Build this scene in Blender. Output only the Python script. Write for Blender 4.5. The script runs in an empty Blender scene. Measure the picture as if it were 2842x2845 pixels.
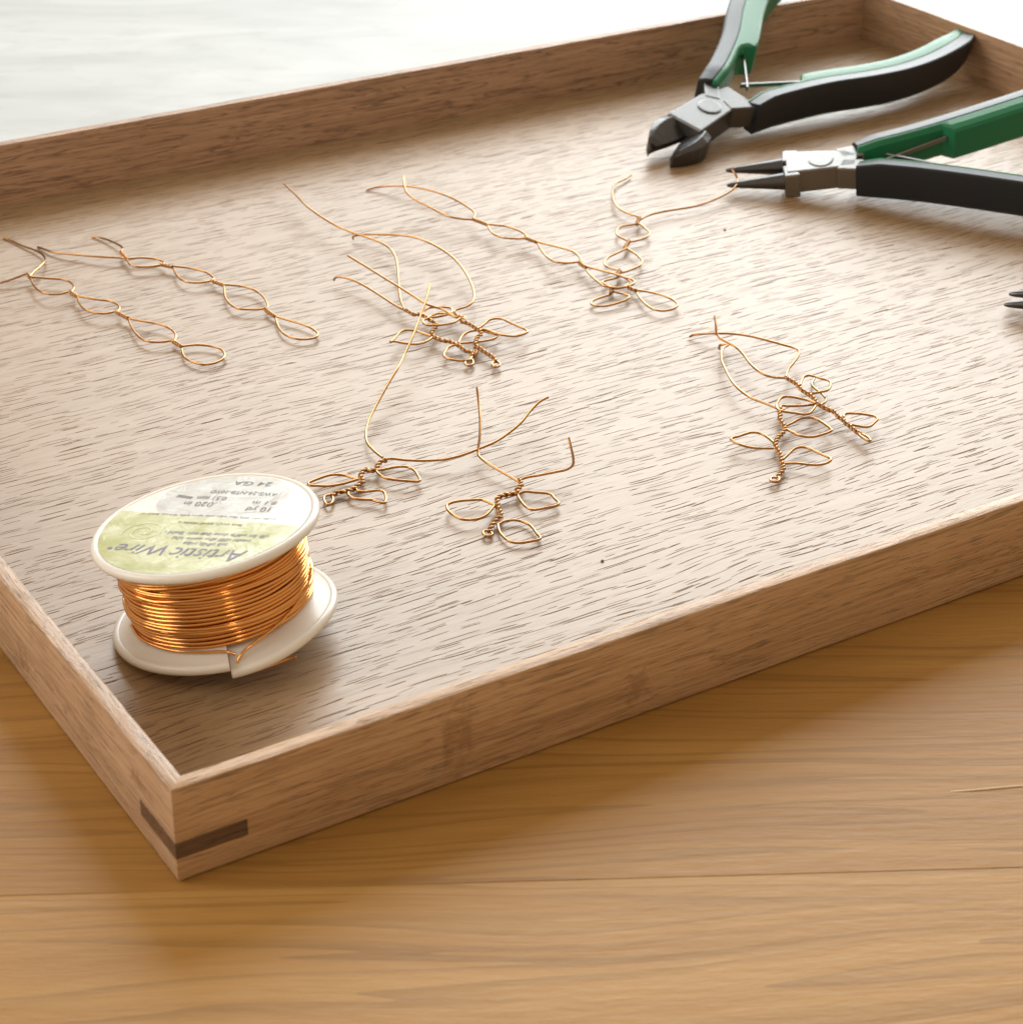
import bpy, math, random
from math import sin, cos, pi, radians
from mathutils import Vector, Matrix, noise

sc = bpy.context.scene
C = sc.collection
MM = 0.001

# ------------------------------------------------------------------ camera
# tray frame: x along the front wall, y along the left wall, z up, origin at the tray's front-left corner on the table
cam_d = bpy.data.cameras.new('camera')
cam = bpy.data.objects.new('camera', cam_d)
C.objects.link(cam)
RT = Vector((0.84659665, -0.53211906, 0.01110948)); UP = Vector((0.25279497, 0.42038783, 0.87141768)); FW = Vector((0.46836825, 0.73493087, -0.49041595))
CAM = Vector((-98.68085, -250.54058, 216.46383)) * MM
mw = Matrix((RT, UP, -FW)).transposed().to_4x4(); mw.translation = CAM
cam.matrix_world = mw
cam_d.sensor_fit = 'HORIZONTAL'; cam_d.sensor_width = 36.0
cam_d.lens = 5963.874 / 2842 * 36
cam_d.clip_start = 0.01; cam_d.clip_end = 20
cam_d.dof.use_dof = True; cam_d.dof.focus_distance = 0.440; cam_d.dof.aperture_fstop = 50
sc.camera = cam

# ------------------------------------------------------------------ light
w = bpy.data.worlds.new('World'); sc.world = w; w.use_nodes = True
wb = w.node_tree.nodes['Background']
wb.inputs['Color'].default_value = (1.0, 0.80, 0.585, 1); wb.inputs['Strength'].default_value = 0.57   # dim warm room behind the camera

def area(name, loc, target, sx, sy, power, col):
    d = bpy.data.lights.new(name, 'AREA'); d.shape = 'RECTANGLE'; d.size = sx; d.size_y = sy; d.energy = power; d.color = col
    o = bpy.data.objects.new(name, d); C.objects.link(o); o.location = loc
    o.rotation_euler = (Vector(target) - Vector(loc)).to_track_quat('-Z', 'Z').to_euler()
    return o
ctr = Vector((0.18, 0.13, 0.0)); hf = Vector((0.537, 0.843, 0)).normalized(); hr = Vector((0.843, -0.537, 0)).normalized()
wl = ctr + hf * 1.0 + hr * 0.17 + Vector((0, 0, 0.58))
area('window_light', wl, (wl - hf)[:], 1.36, 0.74, 23, (0.93, 0.99, 1.0))   # the window the photograph is lit by

sl = ctr - hr * 1.15 - hf * .30 + Vector((0, 0, .55))
area('side_window_light', sl, (ctr + Vector((0, 0, .02)))[:], 0.7, 0.8, 7.5, (1.0, .93, .84))   # second, dimmer opening to the left
rl = CAM - hf * .25 + hr * .10 + Vector((0, 0, .55))
area('room_lamp', rl, ctr[:], 0.10, 0.10, .55, (1.0, .82, .60))                                # small lamp behind the camera

sc.view_settings.view_transform = 'Standard'; sc.view_settings.look = 'None'
sc.view_settings.exposure = 0.0; sc.view_settings.gamma = 1.0; sc.view_settings.use_curve_mapping = False
sc.render.engine = 'CYCLES'

# ------------------------------------------------------------------ helpers
class MB:
    """collects geometry in millimetres"""
    def __init__(s): s.v = []; s.f = []; s.sm = []
    def add(s, vs, fs, smooth=False):
        o = len(s.v); s.v += [tuple(a) for a in vs]; s.f += [tuple(i + o for i in q) for q in fs]; s.sm += [smooth] * len(fs)
    def build(s, name, mat, parent=None, origin=(0, 0, 0), bevel=0, seg=2):
        me = bpy.data.meshes.new(name); o0 = Vector(origin)
        me.from_pydata([tuple((Vector(a) - o0) * MM) for a in s.v], [], s.f); me.update()
        me.polygons.foreach_set('use_smooth', s.sm)
        if mat: me.materials.append(mat)
        ob = bpy.data.objects.new(name, me); C.objects.link(ob)
        if parent: ob.parent = parent
        else: ob.location = o0 * MM
        if bevel:
            b = ob.modifiers.new('bevel', 'BEVEL'); b.width = bevel * MM; b.segments = seg; b.limit_method = 'ANGLE'; b.angle_limit = radians(35)
        return ob

def empty(name, loc_mm, label, cat, group=None, matrix=None):
    o = bpy.data.objects.new(name, None); C.objects.link(o); o.empty_display_size = 0.01
    if matrix is not None: o.matrix_world = matrix
    else: o.location = Vector(loc_mm) * MM
    o['label'] = label; o['category'] = cat
    if group: o['group'] = group
    return o

def prism(poly, z0, z1, mb=None):
    """extrude a plan polygon (counter-clockwise) from z0 to z1"""
    mb = mb or MB(); n = len(poly)
    vs = [(x, y, z0) for x, y in poly] + [(x, y, z1) for x, y in poly]
    mb.add(vs, [tuple(range(n))[::-1], tuple(range(n, 2 * n))] + [(i, (i + 1) % n, n + (i + 1) % n, n + i) for i in range(n)])
    return mb

def spline(pts, step):
    """centripetal Catmull-Rom through the points, resampled"""
    P = [Vector(q) for q in pts]
    P = [P[0]] + [P[i] for i in range(1, len(P)) if (P[i] - P[i - 1]).length > 1e-4]
    if len(P) < 3:
        n = max(2, int((P[1] - P[0]).length / step)); return [P[0].lerp(P[1], i / n) for i in range(n + 1)]
    Q = [P[0] * 2 - P[1]] + P + [P[-1] * 2 - P[-2]]
    out = []
    for i in range(1, len(Q) - 2):
        a, b, c, d = Q[i - 1:i + 3]
        t0 = 0; t1 = t0 + max(1e-3, (b - a).length) ** .5; t2 = t1 + max(1e-3, (c - b).length) ** .5; t3 = t2 + max(1e-3, (d - c).length) ** .5
        n = max(1, int(round((c - b).length / step)))
        for k in range(n):
            t = t1 + (t2 - t1) * k / n
            A1 = a * ((t1 - t) / (t1 - t0)) + b * ((t - t0) / (t1 - t0)); A2 = b * ((t2 - t) / (t2 - t1)) + c * ((t - t1) / (t2 - t1)); A3 = c * ((t3 - t) / (t3 - t2)) + d * ((t - t2) / (t3 - t2))
            B1 = A1 * ((t2 - t) / (t2 - t0)) + A2 * ((t - t0) / (t2 - t0)); B2 = A2 * ((t3 - t) / (t3 - t1)) + A3 * ((t - t1) / (t3 - t1))
            out.append(B1 * ((t2 - t) / (t2 - t1)) + B2 * ((t - t1) / (t2 - t1)))
    out.append(P[-1]); return out

def frames(P):
    T = []
    for i in range(len(P)):
        t = P[min(i + 1, len(P) - 1)] - P[max(i - 1, 0)]
        T.append(t.normalized() if t.length > 1e-9 else (T[-1] if T else Vector((1, 0, 0))))
    up = Vector((0, 0, 1)) if abs(T[0].z) < .9 else Vector((1, 0, 0))
    N = [(up - T[0] * up.dot(T[0])).normalized()]
    for i in range(1, len(P)):
        a = N[-1] - T[i] * N[-1].dot(T[i]); N.append(a.normalized() if a.length > 1e-6 else N[-1])
    return T, N

def tube(mb, P, r, n=8):
    T, N = frames(P); vs = []
    for i, q in enumerate(P):
        b = T[i].cross(N[i])
        for k in range(n):
            a = 2 * pi * k / n; vs.append(q + N[i] * (r * cos(a)) + b * (r * sin(a)))
    fs = [(i * n + k, i * n + (k + 1) % n, (i + 1) * n + (k + 1) % n, (i + 1) * n + k) for i in range(len(P) - 1) for k in range(n)]
    mb.add(vs, fs, True)
    m = len(P) - 1
    mb.add([vs[k] for k in range(n)], [tuple(range(n))[::-1]]); mb.add([vs[m * n + k] for k in range(n)], [tuple(range(n))])
    return mb

# ------------------------------------------------------------------ materials
class NT:
    def __init__(s, name):
        s.m = bpy.data.materials.new(name); s.m.use_nodes = True; s.t = s.m.node_tree; s.b = s.t.nodes['Principled BSDF']
    def n(s, typ, ins=None, **kw):
        d = s.t.nodes.new(typ)
        for k, v in kw.items(): setattr(d, k, v)
        for k, v in (ins or {}).items(): s.put(d.inputs[k], v)
        return d
    def put(s, sock, v):
        if isinstance(v, bpy.types.NodeSocket): s.t.links.new(v, sock)
        elif isinstance(v, (tuple, list)) and len(v) == 3 and sock.type == 'RGBA': sock.default_value = (*v, 1)
        else: sock.default_value = v
    def set(s, **kw):
        for k, v in kw.items(): s.put(s.b.inputs[k.replace('_', ' ')], v)
    def coord(s, scale=1000.0, rot=(0, 0, 0), stretch=(1, 1, 1), loc=(0, 0, 0)):
        tc = s.n('ShaderNodeTexCoord')
        mp = s.n('ShaderNodeMapping', {'Vector': tc.outputs['Object'], 'Scale': tuple(scale * a for a in stretch), 'Rotation': rot, 'Location': loc})
        return mp.outputs[0]
    def noise(s, vec, scale=1.0, detail=2.0, rough=.5, dist=0.0):
        return s.n('ShaderNodeTexNoise', {'Vector': vec, 'Scale': scale, 'Detail': detail, 'Roughness': rough, 'Distortion': dist}).outputs['Fac']
    def ramp(s, fac, stops):
        d = s.n('ShaderNodeValToRGB', {'Fac': fac}); e = d.color_ramp.elements
        while len(e) < len(stops): e.new(.5)
        for q, (p_, c) in zip(e, stops): q.position = p_; q.color = (*c, 1) if isinstance(c, tuple) else (c, c, c, 1)
        return d.outputs['Color']
    def mix(s, fac, a, b, mode='MIX'):
        d = s.n('ShaderNodeMix', data_type='RGBA', blend_type=mode)
        s.put(d.inputs['Factor'], fac); s.put(d.inputs['A'], a); s.put(d.inputs['B'], b); return d.outputs['Result']
    def math(s, op, a, b=0.0, clamp=False):
        d = s.n('ShaderNodeMath', operation=op, use_clamp=clamp); s.put(d.inputs[0], a); s.put(d.inputs[1], b); return d.outputs[0]
    def bump(s, h, dist, strength=1.0, normal=None):
        i = {'Height': h, 'Distance': dist, 'Strength': strength}
        if normal is not None: i['Normal'] = normal
        return s.n('ShaderNodeBump', i).outputs['Normal']
    def maprange(s, v, a, b, c=0.0, d=1.0):
        return s.n('ShaderNodeMapRange', {'Value': v, 'From Min': a, 'From Max': b, 'To Min': c, 'To Max': d}).outputs['Result']

def plain(name, col, rough=.5, metal=0.0, **kw):
    t = NT(name); t.set(Base_Color=col, Roughness=rough, Metallic=metal, **kw); return t.m

def mat_tray_floor():
    t = NT('open_pored_tray_veneer')
    v = t.coord()
    warp = t.noise(t.coord(stretch=(.02, .05, .05)), 1, 2)
    wv = t.n('ShaderNodeVectorMath', {0: v, 1: t.n('ShaderNodeCombineXYZ', {'Y': t.math('MULTIPLY', warp, 6.0)}).outputs[0]}, operation='ADD').outputs[0]
    den = t.maprange(t.noise(t.coord(stretch=(.02, .06, .05), loc=(7, 3, 0)), 1, 2), .35, .65, -.2, .2)
    wob = t.noise(t.n('ShaderNodeMapping', {'Vector': wv, 'Scale': (.35, 1.2, 1)}).outputs[0], 1, 2)
    wv2 = t.n('ShaderNodeVectorMath', {0: wv, 1: t.n('ShaderNodeCombineXYZ', {'Y': t.math('MULTIPLY', wob, .20)}).outputs[0]}, operation='ADD').outputs[0]
    def pores(sx, sy, half, thick, keep, off):
        """one thin dash per stretched cell"""
        mp = t.n('ShaderNodeMapping', {'Vector': wv2, 'Scale': (sx, sy, 0), 'Location': off}).outputs[0]
        vo = t.n('ShaderNodeTexVoronoi', {'Vector': mp, 'Scale': 1.0, 'Randomness': 1.0}, voronoi_dimensions='2D')
        d = t.n('ShaderNodeVectorMath', {0: mp, 1: vo.outputs['Position']}, operation='SUBTRACT').outputs[0]
        xyz = t.n('ShaderNodeSeparateXYZ', {0: d}); rc = t.n('ShaderNodeSeparateColor', {0: vo.outputs['Color']})
        ln = t.maprange(rc.outputs[0], 0, 1, half * .35, half); th = t.maprange(rc.outputs[1], 0, 1, thick * .45, thick)
        e = t.math('ADD', t.math('POWER', t.math('ABSOLUTE', t.math('DIVIDE', xyz.outputs[0], ln)), 4.0), t.math('POWER', t.math('ABSOLUTE', t.math('DIVIDE', xyz.outputs[1], th)), 2.0))
        k = t.maprange(t.math('ADD', rc.outputs[2], den), keep, keep + .08, 1, 0)
        return t.math('MULTIPLY', t.maprange(e, .6, 1.1, 1, 0), k)
    a = pores(.092, .46, .48, .074, .92, (0, 0, 0)); b = pores(.15, .62, .46, .072, .52, (31, 12, 5)); c = pores(.05, .36, .48, .042, .55, (3, 52, 9))
    f_ = t.math('MULTIPLY', pores(.04, .7, .47, .10, .8, (13, 5, 1)), .12)
    pore = t.math('MAXIMUM', t.math('MAXIMUM', a, b), t.math('MAXIMUM', c, f_), True)
    tone = t.noise(t.n('ShaderNodeMapping', {'Vector': wv, 'Scale': (.03, .35, 1)}).outputs[0], 1, 3, .55)
    base = t.ramp(tone, [(.25, (.29, .185, .092)), (.5, (.335, .22, .118)), (.75, (.38, .26, .15))])
    fl = t.noise(t.coord(stretch=(.35, 1.1, 1)), 1, 4, .7)
    base = t.mix(t.maprange(fl, .35, .7, 0, .3), base, (.42, .285, .16))
    fib = t.noise(t.n('ShaderNodeMapping', {'Vector': wv, 'Scale': (.10, 3.2, 1), 'Location': (9, 4, 0)}).outputs[0], 1, 3, .7)
    base = t.mix(t.maprange(fib, .50, .66, 0, .45), base, (.20, .115, .058))
    col = t.mix(t.math('MULTIPLY', pore, .92), base, (.15, .083, .047))
    t.set(Base_Color=col, Roughness=t.math('ADD', t.maprange(fl, .3, .7, .40, .45), t.math('MULTIPLY', pore, .35)))
    t.set(Specular_IOR_Level=t.math('SUBTRACT', .95, t.math('MULTIPLY', pore, .80)))
    fine = t.noise(t.coord(stretch=(.9, 2.4, 2)), 1, 4, .7)
    h = t.math('SUBTRACT', t.math('MULTIPLY', t.math('ADD', fine, t.math('MULTIPLY', fib, -.8)), .30), pore)
    t.set(Normal=t.bump(h, .00012, .4))
    return t.m

def mat_wall(name, knots, along, base0, base1, rough=.40, vs=.55):
    """straight-grained tray wall; along = index of the long axis; knots = list of (centre mm, radius mm, squash)"""
    t = NT(name)
    st = [.9, .9, .9]; st[along] = .028
    v = t.coord(stretch=tuple(st))
    g = t.noise(v, 1, 4, .55, .6)
    g2 = t.noise(t.coord(stretch=tuple(1.6 * a if i != along else .05 for i, a in enumerate(st))), 1, 3, .6)
    col = t.ramp(g, [(.30, base0), (.62, base1)])
    streak = t.maprange(g2, .58, .70, 0, .55)
    col = t.mix(streak, col, tuple(.42 * a for a in base0))
    s2 = [.35, .35, .35]; s2[along] = .018
    big = t.noise(t.coord(stretch=tuple(s2), loc=(5, 9, 2)), 1, 3, .6, 1.2)
    vein = t.maprange(t.math('ABSOLUTE', t.math('SUBTRACT', big, .5)), .0, .032, vs, 0)
    col = t.mix(vein, col, tuple(.40 * a for a in base0))
    d3 = t.n('ShaderNodeTexCoord').outputs['Object']
    for (cx, cy, cz), rad, sq in knots:
        sub = t.n('ShaderNodeVectorMath', {0: d3, 1: (cx * MM, cy * MM, cz * MM)}, operation='SUBTRACT').outputs[0]
        mul = t.n('ShaderNodeVectorMath', {0: sub, 1: tuple(1000 / (rad * q) for q in sq)}, operation='MULTIPLY').outputs[0]
        ln = t.n('ShaderNodeVectorMath', {0: mul}, operation='LENGTH').outputs['Value']
        ln = t.math('ADD', ln, t.maprange(t.noise(t.coord(stretch=(.5, .5, .5), loc=(cx, cy, cz)), 1, 3), .3, .7, -.8, .8))
        col = t.mix(t.maprange(ln, .25, 1.3, .42, 0), col, (.18, .07, .03))
    t.set(Base_Color=col, Roughness=rough, Specular_IOR_Level=.7)
    f = [1.6, 1.6, 1.6]; f[along] = .12
    pw = [2.6, 2.6, 2.6]; pw[along] = .16
    po = t.maprange(t.noise(t.coord(stretch=tuple(pw), loc=(3, 8, 1)), 1, 2, .5), .60, .68, 0, 1)
    col = t.mix(t.math('MULTIPLY', po, .45), col, tuple(.45 * a for a in base0)); t.set(Base_Color=col)
    t.set(Normal=t.bump(t.math('SUBTRACT', t.noise(t.coord(stretch=tuple(f)), 1, 4, .65), t.math('MULTIPLY', po, .6)), .00024, .8))
    return t.m

def mat_table(name, seed, c0, c1):
    t = NT(name)
    warp = t.noise(t.coord(stretch=(.006, .02, .02), loc=(seed, seed, 0)), 1, 2)
    v = t.coord()
    wv = t.n('ShaderNodeVectorMath', {0: v, 1: t.n('ShaderNodeCombineXYZ', {'Y': t.math('MULTIPLY', warp, 26.0)}).outputs[0]}, operation='ADD').outputs[0]
    mp = t.n('ShaderNodeMapping', {'Vector': wv, 'Scale': (.004, .14, .1), 'Location': (seed, seed * 2, 0)}).outputs[0]
    g = t.noise(mp, 1, 3, .5)
    col = t.ramp(g, [(.28, c0), (.7, c1)])
    ln = t.n('ShaderNodeMapping', {'Vector': wv, 'Scale': (.003, .085, .1), 'Location': (seed * 3, 4, 0)}).outputs[0]
    q = t.noise(ln, 1, 2, .4)
    band = t.math('FRACT', t.math('MULTIPLY', q, 9.0))
    col = t.mix(t.maprange(band, .62, .98, 0, .42), col, tuple(.5 * a for a in c0))
    fib = t.noise(t.n('ShaderNodeMapping', {'Vector': wv, 'Scale': (.07, 2.6, 1)}).outputs[0], 1, 4, .7)
    col = t.mix(t.maprange(fib, .35, .68, 0, .34), col, tuple(.62 * a for a in c0))
    t.set(Base_Color=col, Roughness=t.maprange(fib, .3, .7, .40, .50), Specular_IOR_Level=.32)
    pit = t.noise(t.coord(stretch=(.12, .5, .5), loc=(seed, 0, 0)), 1, 4, .6)
    t.set(Normal=t.bump(t.math('ADD', t.math('MULTIPLY', pit, .8), t.math('MULTIPLY', fib, .25)), .0003, .55))
    return t.m

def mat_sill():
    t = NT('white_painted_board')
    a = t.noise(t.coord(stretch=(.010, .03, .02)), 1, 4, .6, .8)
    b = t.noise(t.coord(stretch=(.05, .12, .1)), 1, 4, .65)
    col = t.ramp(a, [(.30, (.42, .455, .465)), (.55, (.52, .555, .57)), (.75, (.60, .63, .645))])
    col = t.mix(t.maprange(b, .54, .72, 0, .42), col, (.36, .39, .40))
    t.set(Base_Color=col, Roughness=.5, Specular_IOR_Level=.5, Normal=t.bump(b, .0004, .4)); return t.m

M = {}
M['floor'] = mat_tray_floor()
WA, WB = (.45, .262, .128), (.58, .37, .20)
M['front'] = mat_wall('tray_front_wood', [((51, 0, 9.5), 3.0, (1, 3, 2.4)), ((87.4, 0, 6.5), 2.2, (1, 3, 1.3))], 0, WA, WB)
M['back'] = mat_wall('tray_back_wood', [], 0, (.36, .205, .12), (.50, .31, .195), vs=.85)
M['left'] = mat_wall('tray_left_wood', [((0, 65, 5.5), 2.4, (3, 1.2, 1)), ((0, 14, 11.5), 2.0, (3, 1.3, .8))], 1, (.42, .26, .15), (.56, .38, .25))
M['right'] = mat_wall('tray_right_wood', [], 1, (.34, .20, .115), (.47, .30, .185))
M['key'] = mat_wall('dark_key_wood', [], 0, (.10, .052, .026), (.16, .085, .044))
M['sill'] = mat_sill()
M['wire'] = plain('brass_wire', (.46, .245, .10), .20, 1.0)
M['coil'] = plain('copper_coil', (.80, .40, .125), .15, 1.0)
def mat_plastic():
    t = NT('milky_plastic'); t.set(Base_Color=(.80, .77, .72), Roughness=.30, Subsurface_Weight=.55, Subsurface_Radius=(.004, .003, .002), Subsurface_Scale=1.0); return t.m
M['plastic'] = mat_plastic()
def mat_label():
    t = NT('printed_label')
    tc = t.n('ShaderNodeTexCoord').outputs['Object']
    xyz = t.n('ShaderNodeSeparateXYZ', {0: tc}); x, y = xyz.outputs[0], xyz.outputs[1]
    edge = t.math('SUBTRACT', y, t.math('ADD', t.math('MULTIPLY', x, -.085), -.0016))     # chord between green and white
    g = t.maprange(edge, -.00012, .00012)
    cl = t.noise(t.coord(stretch=(.11, .16, .1)), 1, 3, .5)
    green = t.ramp(cl, [(.35, (.46, .49, .20)), (.62, (.64, .67, .43))])
    sub = t.n('ShaderNodeVectorMath', {0: tc, 1: (.0012, -.0095, .0198)}, operation='SUBTRACT').outputs[0]
    ln = t.n('ShaderNodeVectorMath', {0: t.n('ShaderNodeVectorMath', {0: sub, 1: (1, 1.25, 0)}, operation='MULTIPLY').outputs[0]}, operation='LENGTH').outputs['Value']
    grey = t.maprange(ln, .0128, .0131, 1, 0)
    white = t.mix(t.math('MULTIPLY', grey, .75), (.82, .83, .81), (.50, .51, .50))
    t.set(Base_Color=t.mix(g, white, green), Roughness=.34, Specular_IOR_Level=1.0)
    h = t.noise(t.coord(stretch=(.16, .30, .2)), 1, 3, .55, .8)
    t.set(Normal=t.bump(h, .0008, .45)); return t.m
M['label'] = mat_label()
M['ink'] = plain('purple_ink', (.22, .20, .34), .35)
M['ink_grey'] = plain('grey_ink', (.17, .17, .17), .35)
M['ink_pale'] = plain('pale_ink', (.74, .78, .52), .35)
def mat_rubber(name, col, rough):
    t = NT(name); h = t.noise(t.coord(stretch=(3, 3, 3)), 1, 3, .6)
    t.set(Base_Color=col, Roughness=t.maprange(h, .3, .7, rough - .05, rough + .08), Normal=t.bump(h, .00012, .5)); return t.m
M['black'] = mat_rubber('charcoal_grip', (.013, .018, .025), .39)
M['green'] = mat_rubber('green_grip', (.016, .19, .088), .36)
def mat_steel(name, col, rough):
    t = NT(name); h = t.noise(t.coord(stretch=(.4, 6, 3)), 1, 3, .6)
    t.set(Base_Color=col, Metallic=1.0, Roughness=t.maprange(h, .3, .7, rough - .06, rough + .08), Normal=t.bump(h, .00004, .4)); return t.m
M['steel'] = mat_steel('brushed_steel', (.30, .30, .30), .32)
M['low_glare_steel'] = mat_steel('low_glare_grey_steel', (.17, .17, .17), .42)  # cutter steel: its weaker window reflection is put into a darker grey
M['dark_steel'] = mat_steel('dark_reflection_steel', (.11, .11, .115), .30)  # jaws: the dark room they reflect is put into the base colour
M['crumb'] = plain('crumb', (.20, .10, .05), .8)
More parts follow.
